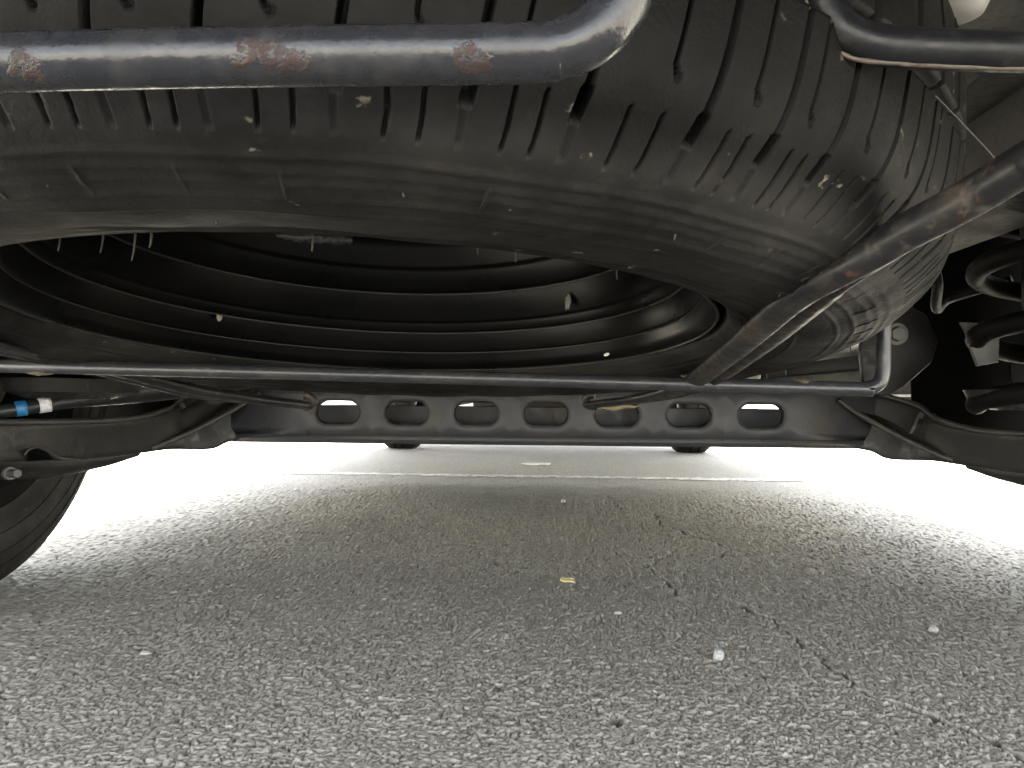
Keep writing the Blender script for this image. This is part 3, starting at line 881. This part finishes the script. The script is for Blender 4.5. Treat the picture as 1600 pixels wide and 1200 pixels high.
# -- hanger bracket with a bolt, right of the spare wheel
def bracket():
    out = [(0.425, 1.07, 0.395), (0.47, 1.07, 0.400), (0.505, 1.07, 0.381), (0.520, 1.07, 0.345), (0.512, 1.07, 0.318), (0.475, 1.07, 0.285), (0.452, 1.07, 0.272), (0.425, 1.07, 0.275), (0.418, 1.07, 0.33)]
    o = link('hanger_bracket', slab_mesh('hanger_bracket', out, (0, 0.012, 0), 0.003), M['dark_steel'], van, True, 30)
    hexbolt('bolt', (0.4645, 1.069, 0.3547), (0, -1, -0.05), 0.0105, 0.009, M['bolt'], o)
    link('brake_hose', tube_mesh('brake_hose', [(0.50, 1.12, 0.50), (0.53, 1.1, 0.44), (0.56, 1.16, 0.40), (0.60, 1.2, 0.42), (0.66, 1.15, 0.44)], 0.007, 12), M['plastic'], van)
    box('jacking_bracket', (0.53, 0.80, 0.46), (0.16, 0.10, 0.012), M['dark_steel'], van, Matrix.Rotation(0.25, 3, 'Y'), 0.004)
bracket()
me = slab_mesh('pale_clip', [(0.512, 1.0, 0.364), (0.560, 1.0, 0.362), (0.558, 1.0, 0.315), (0.533, 1.0, 0.310), (0.524, 1.0, 0.335), (0.519, 1.0, 0.352)], (0, 0.006, 0), 0.001)
link('pale_clip', me, M['pale_sleeve'], van, True, 30)

# -- bent tube loop and grey buffer, upper right
lp = [(0.0852, 0.25, 0.4400), (0.0850, 0.25, 0.4050), (0.0856, 0.25, 0.3899), (0.0872, 0.25, 0.3838), (0.0912, 0.25, 0.3775), (0.0985, 0.25, 0.3736), (0.1085, 0.25, 0.3719), (0.1278, 0.25, 0.3708), (0.1665, 0.25, 0.3698), (0.26, 0.25, 0.370), (0.30, 0.26, 0.375), (0.32, 0.28, 0.40), (0.32, 0.30, 0.56)]
lo = link('hanger_loop', tube_mesh('hanger_loop', lp, 0.0062, 20, up=(0, 1, 0), section=lambda f, p: (np.cos(p) * 1.0, np.sin(p) * 1.0)), M['loop'], van)
edge = [(p[0] - (0.0062 if i < 4 else (0.0045 if i < 6 else 0)), 0.2485, p[2] - (0 if i < 4 else (0.0035 if i == 4 else 0.0058))) for i, p in enumerate(lp[:10])]
link('rust_seam', tube_mesh('rust_seam', edge, 0.0008, 8, up=(0, 1, 0), lumps=0.12), M['weld'], lo)
buf = [(0.0, -0.0005), (0.010, 0.0), (0.0155, 0.002), (0.0175, 0.007), (0.0178, 0.02), (0.017, 0.05), (0.012, 0.06), (0.0, 0.06)]
link('rubber_buffer', lathe_mesh('rubber_buffer', buf, (0.1636, 0.335, 0.4205), (1, 0, 0), (0, 1, 0.1), (0.06, -0.08, 1), 40), M['grey_rubber'], van)

# ------------------------------------------------------------------ spare wheel
SO = np.array([-0.1117, 0.5074, 0.3093])
ta, tb = R(-5.35), R(-0.31)
sax = np.array([1, 0, math.tan(tb)]); sax /= np.linalg.norm(sax)
say = np.array([0, 1, math.tan(ta)]); say -= sax * (sax @ say); say /= np.linalg.norm(say)
saz = np.cross(sax, say)
spare = empty('spare_wheel', tuple(SO))
tag(spare, 'dusty black spare wheel slung flat under the van tail, hollow side down', 'spare wheel')

def make_spare_tyre():
    half = [(0.2195, 0.010), (0.2200, 0.002), (0.2235, -0.0055), (0.232, -0.0112), (0.245, -0.0158), (0.260, -0.0190), (0.275, -0.0196), (0.290, -0.0165), (0.305, -0.0100), (0.3125, -0.0045), (0.3185, 0.001), (0.3240, 0.0068), (0.3282, 0.0140), (0.3312, 0.0240), (0.3335, 0.0400), (0.3352, 0.058), (0.336, 0.076)]
    P = catmull(half, 24)
    seg = np.linalg.norm(np.diff(P, axis=0), axis=1)
    s = np.concatenate([[0], np.cumsum(seg)])
    m = 170
    # finer rows from the shoulder up to the first rib
    ss = np.linspace(0, s[-1], m)
    pr, ph = np.interp(ss, s, P[:, 0]), np.interp(ss, s, P[:, 1])
    low = np.stack([pr, ph], 1)
    up = low[::-1][1::5].copy(); up[:, 1] = 0.152 - up[:, 1]
    prof = np.vstack([low, up])
    tn = np.gradient(prof, axis=0); tn /= np.linalg.norm(tn, axis=1)[:, None]
    nrm = np.stack([tn[:, 1], -tn[:, 0]], 1)           # outward
    pitches = [5.35, 4.65, 5.9, 6.1, 5.5, 6.6, 4.9, 4.6, 5.3, 5.1, 4.7, 5.9]
    gs = [-95.5]
    i = 0
    while gs[-1] < 262:
        gs.append(gs[-1] + pitches[i % len(pitches)]); i += 1
    back = [-95.5]
    i = len(pitches) - 1
    while back[-1] > -124:
        back.append(back[-1] - pitches[i % len(pitches)]); i -= 1
    gs = back[:0:-1] + gs
    th = [np.arange(-118, 22, 0.22), np.arange(22, 241.9, 0.6)]
    dg = 180 / math.pi / 0.33
    for g, g2 in zip(gs[:-1], gs[1:]):
        if g > 16 or g < -116: continue
        p = g2 - g
        th.append(g + dg * np.array([-.0026, -.0021, -.0018, -.0015, -.0011, 0, .0011, .0015, .0018, .0021, .0026]))
        if -102 < g < -34: th.append(np.arange(g - 0.56 * p, g, 0.11))
        for c0 in (g + 0.38 * p, g + 0.66 * p, g - 0.55 * p):
            th.append(c0 + dg * np.array([-.0013, -.0009, -.0005, 0, .0005, .0009, .0013]))
    th = np.sort(np.concatenate(th))
    th = th[np.concatenate([[True], np.diff(th) > 0.004])]
    TH = np.repeat(th[:, None], len(prof), 1)
    r = prof[None, :, 0] * np.ones_like(TH); h = prof[None, :, 1] * np.ones_like(TH)
    dep = np.zeros_like(TH)
    sm = lambda x: np.clip(x, 0, 1) ** 2 * (3 - 2 * np.clip(x, 0, 1))
    shoulder = r > 0.30
    def cut(d, w, depth, mask):
        return np.where(mask, depth * sm((w - np.abs(d)) / 0.0005 + 0.5), 0)
    lower = h < 0.076
    for g, g2 in zip(gs[:-1], gs[1:]):
        sel = (th > g - 6) & (th < g2 + 3)
        if not sel.any(): continue
        t, rr, hh = TH[sel], r[sel], h[sel]
        d0 = dep[sel]
        p = g2 - g
        mm = (rr > 0.30)
        arc = lambda off: (t - off) * math.pi / 180 * rr
        # wide lateral groove with a bulb at the shoulder end
        wv = np.where(hh < 0.0065, 0.0019, 0.0012)
        endf = sm((hh + 0.0006) / 0.0012)
        d0 = np.maximum(d0, cut(arc(g), wv, 0.0095, mm & (hh < 0.047)) * endf)
        # continued shallow notch on the sidewall shoulder
        d0 = np.maximum(d0, cut(arc(g - 0.06), 0.0011, 0.0009, mm & (hh < 0.0) & (hh > -0.008)))
        # thin curved sipe joining the groove
        q = np.clip((hh - 0.009) / 0.0085, 0, 1)
        off = -0.55 * p * np.sqrt(np.clip(1 - (1 - q) ** 2, 0, 1))
        slope = np.where(q < 1, 0.55 * p * math.pi / 180 * 0.33 * (1 - q) / np.sqrt(np.clip(1 - (1 - q) ** 2, 0.02, 1)) / 0.0085, 0)
        d0 = np.maximum(d0, cut(arc(g + off) / np.sqrt(1 + slope ** 2), 0.0005 + 0.0002 * (slope > 1), np.where(slope > 0.8, 0.0024, 0.0035), mm & (t < g) & (hh > 0.0122) & (hh < 0.047)))
        # two short sipes on the shoulder
        for f in (0.38, 0.66):
            bend = 0.12 * np.sin((hh + 0.008) / 0.012 * math.pi)
            d0 = np.maximum(d0, cut(arc(g + f * p + bend), 0.0006, 0.0028, mm & (hh > -0.0078) & (hh < 0.0045)))
        # middle rib blocks, upper half
        d0 = np.maximum(d0, cut(arc(g + 1.2), 0.0014, 0.007, mm & (hh > 0.053) & (hh < 0.099)))
        d0 = np.maximum(d0, cut(arc(g + 2.0), 0.0016, 0.007, mm & (hh > 0.105) & (hh < 0.152)))
        dep[sel] = d0
    for hc in (0.050, 0.102):
        dep = np.maximum(dep, np.where(shoulder, 0.0075 * sm((0.0035 - np.abs(h - hc)) / 0.001 + 0.5), 0))
    # sidewall: fine raised rings and a step
    lowside = (h < 0.03) & (r < 0.306)
    for rc, w, a in ((0.3012, 0.0008, 0.0009), (0.2960, 0.0006, 0.0007), (0.2915, 0.0006, 0.0007), (0.2850, 0.0009, 0.0008), (0.2770, 0.0006, 0.0006), (0.2560, 0.0006, 0.0006), (0.2490, 0.0006, 0.0006), (0.2340, 0.0011, 0.0010), (0.2290, 0.0008, 0.0008)):
        dep = dep - np.where(lowside, a * np.exp(-((r - rc) / w) ** 2), 0)
    # small radial ticks between the rings
    tick = np.abs(((TH + 1.3) % 5.6) - 2.8)
    dep = dep - np.where(lowside & (r > 0.2860) & (r < 0.2960), 0.0005 * sm((0.10 - tick) / 0.08 + 0.5), 0)
    # shallow wear flats
    dep = dep + 0.0004 * np.sin(TH * 0.41 + r * 90) * (r > 0.24)
    pos_r = r - dep * nrm[None, :, 0]
    pos_h = h - dep * nrm[None, :, 1]
    TS = TH + np.where(r > 0.30, 27 * np.clip(h, 0, 0.05), 0)      # grooves lean a little
    c, sn = np.cos(np.radians(TS)), np.sin(np.radians(TS))
    V = SO + pos_r[..., None] * (c[..., None] * sax + sn[..., None] * say) + pos_h[..., None] * saz
    me = grid_mesh('tyre', V, closed_u=True)
    at = me.attributes.new('tread', 'FLOAT', 'POINT')
    at.data.foreach_set('value', np.clip((r - 0.309) / 0.012, 0, 1).reshape(-1).astype(np.float32))
    return link('tyre', me, M['tyre'], spare, True)
tyre = make_spare_tyre()

def spare_pt(r, th, h):
    return SO + r * (math.cos(R(th)) * sax + math.sin(R(th)) * say) + h * saz

# moulding hairs
hair_me = None
for r_, th_, L in ((0.2285, -118, .006), (0.2290, -108, .010), (0.2285, -103, .012), (0.2290, -99.5, .016), (0.2290, -83, .012), (0.2290, -68, .008), (0.2285, -64, .009), (0.2288, -52, .009),
                   (0.2720, -40, .006), (0.2900, -58, .006), (0.2905, -76, .005), (0.2660, -88, .006), (0.2870, 12, .010), (0.2900, 18, .012), (0.2930, 25, .012), (0.2930, 31, .010), (0.3100, 3, .008), (0.2400, -96, .006), (0.2900, -96, .005), (0.2870, 38, .008)):
    hb = -0.0085 if r_ < 0.235 else (-0.0168 if r_ < 0.283 else -0.0145)
    if r_ > 0.305: hb = -0.006
    p = spare_pt(r_, th_, hb + 0.002)
    q = p - saz * (L * 0.6) + np.array([random.uniform(-1, 1), random.uniform(-1, 1), 0]) * 0.0002
    q2 = p - saz * L * 0.95 + np.array([random.uniform(-1, 1), random.uniform(-1, 1), 0]) * 0.0005
    link('rubber_hair', tube_mesh('rubber_hair', [p, q, q2], [0.0005, 0.00042, 0.00025], 6, up=(0, 1, 0), smooth_n=3), M['hair'], tyre)

# rim barrel with its steps, disc above
rimp = [(0.2150, 0.0030), (0.2168, 0.0005), (0.2165, -0.0012), (0.2145, -0.0016), (0.2125, 0.0000), (0.2095, 0.0060), (0.2079, 0.0120), (0.2074, 0.0131), (0.2066, 0.0139), (0.2057, 0.0150), (0.2024, 0.0290), (0.2019, 0.0302), (0.2010, 0.0309), (0.2002, 0.0316), (0.1988, 0.0375), (0.1983, 0.0386), (0.1972, 0.0393), (0.1964, 0.0402),
        (0.1906, 0.0615), (0.1899, 0.0630), (0.1884, 0.0642), (0.1860, 0.0665), (0.1802, 0.0805), (0.1795, 0.0822), (0.1782, 0.0834), (0.1770, 0.0850), (0.1740, 0.1000), (0.1690, 0.1080), (0.1500, 0.1150), (0.1200, 0.1120), (0.0900, 0.1050), (0.0650, 0.1080), (0.0550, 0.1180), (0.0320, 0.1180), (0.0320, 0.1300)]
rp = np.array(rimp)
rim = link('rim', lathe_mesh('rim', rp, SO, sax, say, saz, 220), M['rim'], spare, True, 50)
M['worn'] = plain('rim_edge_highlight', (0.011, 0.0108, 0.0105), 0.4, 0.6, 40)  # lighter colour paints highlight lines along the rim steps, no real wear
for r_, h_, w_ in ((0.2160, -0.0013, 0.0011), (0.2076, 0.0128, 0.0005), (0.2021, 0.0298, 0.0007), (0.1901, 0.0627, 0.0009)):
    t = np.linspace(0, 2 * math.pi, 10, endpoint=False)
    link('rim_highlight_ring', lathe_mesh('rim_highlight_ring', [(r_ + w_ * math.cos(a), h_ + w_ * math.sin(a)) for a in t], SO, sax, say, saz, 160, True), M['worn'], rim)
# rough strip stuck inside the disc
P = [spare_pt(0.178, 131.7, 0.0995), spare_pt(0.172, 122, 0.1005), spare_pt(0.167, 115, 0.1015), spare_pt(0.166, 109.5, 0.1025)]
sp_ = tube_mesh('balance_strip', P, [0.003, 0.0042, 0.0045, 0.004], 14, smooth_n=10, lumps=0.22, seed=4)
link('balance_strip', sp_, M['weight'], rim)
for th_ in (0, 72, 144, 216, 288):
    link('bolt_boss', lathe_mesh('bolt_boss', [(0.007, 0.0), (0.011, -0.002), (0.013, 0.0), (0.013, 0.012)], spare_pt(0.056, th_, 0.104), sax, say, saz, 20), M['rim'], rim)
# dried mud flecks on the rim
def fleck(name, r_, th_, h_, size, seed, mat, parent, stretch=2.0, lean=0.4):
    rg = np.random.default_rng(seed)
    n = 12
    c = spare_pt(r_, th_, h_)
    u = (math.cos(R(th_)) * sax + math.sin(R(th_)) * say)
    v = -math.sin(R(th_)) * sax + math.cos(R(th_)) * say
    w = saz * 0.8 + u * lean; w /= np.linalg.norm(w)
    nn = np.cross(v, w)
    ring = []
    for k in range(n):
        a = 2 * math.pi * k / n
        q = size * (0.7 + 0.5 * rg.random())
        ring.append(c + v * math.cos(a) * q + w * math.sin(a) * q * stretch)
    vs_ = [x + nn * 0.0006 for x in ring] + [x - nn * 0.0006 for x in ring] + [c + nn * 0.0012, c - nn * 0.0012]
    fs = []
    for k in range(n):
        k2 = (k + 1) % n
        fs += [(k, k2, n + k2, n + k), (k, 2 * n, k2), (n + k, n + k2, 2 * n + 1)]
    link(name, pydata(name, vs_, fs), mat, parent, True, 60)
fleck('mud_fleck', 0.1905, 47, 0.046, 0.0030, 1, M['grey_rubber'], rim, 2.4, 0.1)
fleck('mud_fleck', 0.1975, 141, 0.026, 0.0028, 2, M['alu'], rim, 1.0, 0.2)
fleck('mud_fleck', 0.2110, 40, 0.003, 0.0030, 3, M['under'], rim, 0.9, 0.9)

# ------------------------------------------------------------------ spare wheel carrier
carrier = empty('spare_wheel_carrier', (0.0, 0.6, 0.27))
tag(carrier, 'black tubular cradle with rusty arms holding the spare wheel from below', 'wheel carrier')
nb = [(-0.30, 0.155, 0.3215), (-0.20, 0.152, 0.3225), (-0.1269, 0.15, 0.3244), (-0.1075, 0.15, 0.3251), (-0.0566, 0.15, 0.3259), (-0.007, 0.15, 0.3263), (0.0016, 0.15, 0.3269), (0.0082, 0.15, 0.3297), (0.0127, 0.15, 0.3346), (0.0154, 0.15, 0.3401), (0.0183, 0.15, 0.3475), (0.030, 0.15, 0.378), (0.040, 0.15, 0.43), (0.045, 0.16, 0.58)]
link('grip_bar', tube_mesh('grip_bar', nb, 0.0056, 32, up=(0, 1, 0), smooth_n=14), M['bar'], carrier)

def arm_section(f0, f1):
    def fn(f, p):
        k = min(1, max(0, (f - f0) / (f1 - f0))); k = k * k * (3 - 2 * k)
        c, s = np.cos(p), np.sin(p)
        wide = 1 + 0.62 * k
        flat = 1 - 0.40 * k
        dent = 0.62 * k * np.exp(-((c * 1.0 - 0.18) / 0.16) ** 2) * (s < 0)     # pressed crease along the underside
        return c * wide, s * flat * (1 - dent)
    return fn
ra = [(0.235, 0.10, 0.420), (0.185, 0.175, 0.368), (0.1528, 0.235, 0.3389), (0.1472, 0.25, 0.3348), (0.1381, 0.27, 0.3278), (0.1257, 0.29, 0.3203), (0.1140, 0.312, 0.3105), (0.1107, 0.35, 0.3040), (0.1141, 0.45, 0.2925), (0.1168, 0.60, 0.2765), (0.1081, 0.68, 0.2690), (0.0883, 0.74, 0.2635), (0.062, 0.775, 0.2595), (0.047, 0.79, 0.2574)]
rr_ = [0.0068] * 7 + [0.0078, 0.0086, 0.0090, 0.0086, 0.0076, 0.0068, 0.006]
A1 = link('support_arm', tube_mesh('support_arm', ra, rr_, 40, up=(0, 0, 1), smooth_n=12, section=arm_section(0.40, 0.55)), M['arm'], carrier, True, 70)
A1['label'] = 'right arm, round tube pressed flat and rusty towards its end'
la = [(-0.46, 0.10, 0.420), (-0.41, 0.175, 0.368), (-0.385, 0.235, 0.3389), (-0.365, 0.29, 0.320), (-0.352, 0.33, 0.309), (-0.358, 0.45, 0.2960), (-0.3776, 0.60, 0.2875), (-0.3595, 0.65, 0.2800), (-0.3255, 0.72, 0.2660), (-0.2902, 0.77, 0.2590), (-0.2418, 0.80, 0.2530)]
lr_ = [0.0068] * 4 + [0.0069, 0.0075, 0.0080, 0.0095, 0.0108, 0.0095, 0.007]
A2 = link('support_arm', tube_mesh('support_arm', la, lr_, 40, up=(0, 0, 1), smooth_n=12, section=arm_section(0.3, 0.45)), M['arm'], carrier, True, 70)
A2['label'] = 'left arm, flattened tube passing under the tyre'
# curled ends
def curl(c, d, parent):
    pts = []
    for i in range(9):
        a = -0.6 + i * 0.5
        pts.append((c[0] - d * 0.007 * math.sin(a), c[1] - 0.001 * i, c[2] + 0.0045 - 0.0055 * math.cos(a)))
    link('curled_end', tube_mesh('curled_end', pts, 0.0042, 14, up=(0, 1, 0), smooth_n=4, lumps=0.05), M['arm'], parent)
curl((0.047, 0.79, 0.2570), 1, A1)
curl((-0.2418, 0.80, 0.2530), -1, A2)
rod = [(-0.475, 0.6, 0.335), (-0.475, 0.6, 0.300), (-0.470, 0.6, 0.2895), (-0.458, 0.6, 0.2850), (-0.4236, 0.6, 0.2842), (-0.25, 0.6, 0.2809), (-0.0882, 0.6, 0.2779), (0.08, 0.6, 0.2750), (0.225, 0.6, 0.27245), (0.2370, 0.6, 0.2730), (0.2450, 0.6, 0.2775), (0.2477, 0.6, 0.2860), (0.2480, 0.6, 0.300), (0.2484, 0.6, 0.34)]
rod = [(x, 0.592, z - 0.0005 - 0.0015 * max(0.0, min(1.0, (-x - 0.2) / 0.2))) for x, y, z in rod]
RD = link('cross_rod', tube_mesh('cross_rod', rod, 0.0052, 22, up=(0, 1, 0), smooth_n=10), M['rod'], carrier)
for c, n in (((0.1165, 0.594, 0.2755), 7), ((-0.388, 0.594, 0.2815), 5), ((0.188, 0.594, 0.2735), 4)):
    P = [(c[0] + (i / (n - 1) - 0.5) * 0.032 * (n / 7), c[1], c[2] - (i / (n - 1) - 0.5) * 0.0008) for i in range(n)]
    link('weld_bead', tube_mesh('weld_bead', P, [0.0050] + [0.0061 + 0.0004 * (i % 2) for i in range(n - 2)] + [0.0050], 16, up=(0, 1, 0), smooth_n=4, lumps=0.03, seed=n), M['weld'], RD)

# ------------------------------------------------------------------ small things
def stone(name, c, size, mat, seed, lbl, cat, sq=(1, 1, 0.8), group=None):
    bm = bmesh.new()
    bmesh.ops.create_icosphere(bm, subdivisions=2, radius=1)
    rg = np.random.default_rng(seed)
    dirs = rg.normal(size=(9, 3)); dirs /= np.linalg.norm(dirs, axis=1)[:, None]
    for v in bm.verts:
        p = np.array(v.co)
        for d in dirs:                       # cut facets
            k = p @ d - (0.72 + 0.12 * abs(d[0]))
            if k > 0: p = p - d * k
        p *= (1 + rg.normal() * 0.025)
        v.co = Vector(p * np.array(sq) * size)
    me = from_bm(name, bm)
    o = link(name, me, mat, None, False)
    o.location = (c[0], c[1], size * sq[2] * 0.55)
    o.rotation_euler = (0, 0, rg.random() * 6)
    return tag(o, lbl, cat, group)
stone('quartz_pebble', (0.1796, 0.822), 0.0066, M['quartz'], 1, 'bright white angular pebble lying in the foreground, largest of the loose stones', 'pebble', (1, 0.9, 1.05))
stone('pebble', (0.0928, 0.985), 0.0042, M['pebble'], 2, 'small pale pebble below and right of the yellow wood chip', 'pebble', (1.2, 0.8, 0.6))
stone('pebble', (0.0511, 2.06), 0.007, M['pebble'], 3, 'tiny pale pebble in the middle distance just nearer than the white line', 'pebble')
stone('pebble', (0.5276, 1.66), 0.0055, M['pebble'], 4, 'small pale pebble in the shade at right, nearest to the sunlit edge', 'pebble')
stone('pebble', (0.4506, 0.94), 0.0060, M['pebble'], 5, 'beige pebble lying far right in the foreground', 'pebble', (1.2, 1, 0.7))
stone('pebble', (-0.3986, 0.79), 0.0038, M['pebble'], 6, 'flat pale pebble lying at left in the foreground', 'pebble', (1.7, 1, 0.6))

chip = [(-0.011, -0.004), (-0.006, -0.0055), (0.006, -0.0045), (0.0115, -0.005), (0.0105, 0.003), (0.004, 0.0045), (-0.004, 0.0035), (-0.0105, 0.0055)]
o = link('wood_chip', slab_mesh('wood_chip', [(a, b, 0.0008 * math.sin(a * 400)) for a, b in chip], (0, 0, 0.0022)), M['wood'], None, False)
o.location = (0.0362, 1.152, 0.002); o.rotation_euler = (0.20, 0.06, -0.15)
tag(o, 'pale yellow chip of wood lying flat on the asphalt', 'wood chip')
rgp = np.random.default_rng(3)
scrap = [((0.045 + 0.03 * rgp.random()) * math.cos(a), (0.02 + 0.05 * rgp.random()) * math.sin(a), 0) for a in np.linspace(0, 2 * math.pi, 15, endpoint=False)]
o = link('paper_scrap', slab_mesh('paper_scrap', scrap, (0, 0, 0.003)), M['paper'], None, False)
o.location = (-0.0259, 3.25, 0.003); o.rotation_euler = (0, 0, 0.3)
tag(o, 'flattened white scrap lying beyond the painted line', 'scrap')

# dry leaf caught on the curled end of the right arm
lf = []
for i in range(9):
    f = i / 8
    w = 0.0055 * math.sin(f * math.pi) ** 0.7
    lf.append(((0.052 + 0.040 * f), 0.782, 0.2530 + 0.004 * f + 0.001 * math.sin(f * 12), w))
vv, ff = [], []
for x, y, z, w in lf:
    vv += [(x, y, z + w * 0.5), (x, y - 0.002, z), (x, y, z - w * 0.5)]
for i in range(8):
    for j in range(2):
        ff.append((3 * i + j, 3 * i + 3 + j, 3 * i + 4 + j, 3 * i + 1 + j))
o = link('dry_leaf', pydata('dry_leaf', vv, ff), M['leaf'], None, True)
o.modifiers.new('t', 'SOLIDIFY').thickness = 0.0005
tag(o, 'dry yellowish leaf caught on the end of the right carrier arm', 'leaf')

# cobweb strand across the tyre shoulder
cw = [(0.118, 0.245, 0.3545), (0.135, 0.258, 0.3480), (0.150, 0.27, 0.342), (0.158, 0.28, 0.337)]
o = link('cobweb_strand', tube_mesh('cobweb_strand', cw, 0.00022, 6, smooth_n=6), M['thread'], None)
tag(o, 'thin dusty cobweb strand slanting across the tyre at upper right', 'cobweb')

# far kerb beyond the van
for i in range(12):
    o = box('kerb_stone', (-14 + i * 2.0, 34, 0.06), (1.985, 0.15, 0.14), M['kerb'], None, None, 0.02)
    tag(o, 'pale concrete kerb stone glimpsed far off through the axle slots', 'kerb stone', 'far kerb stones')
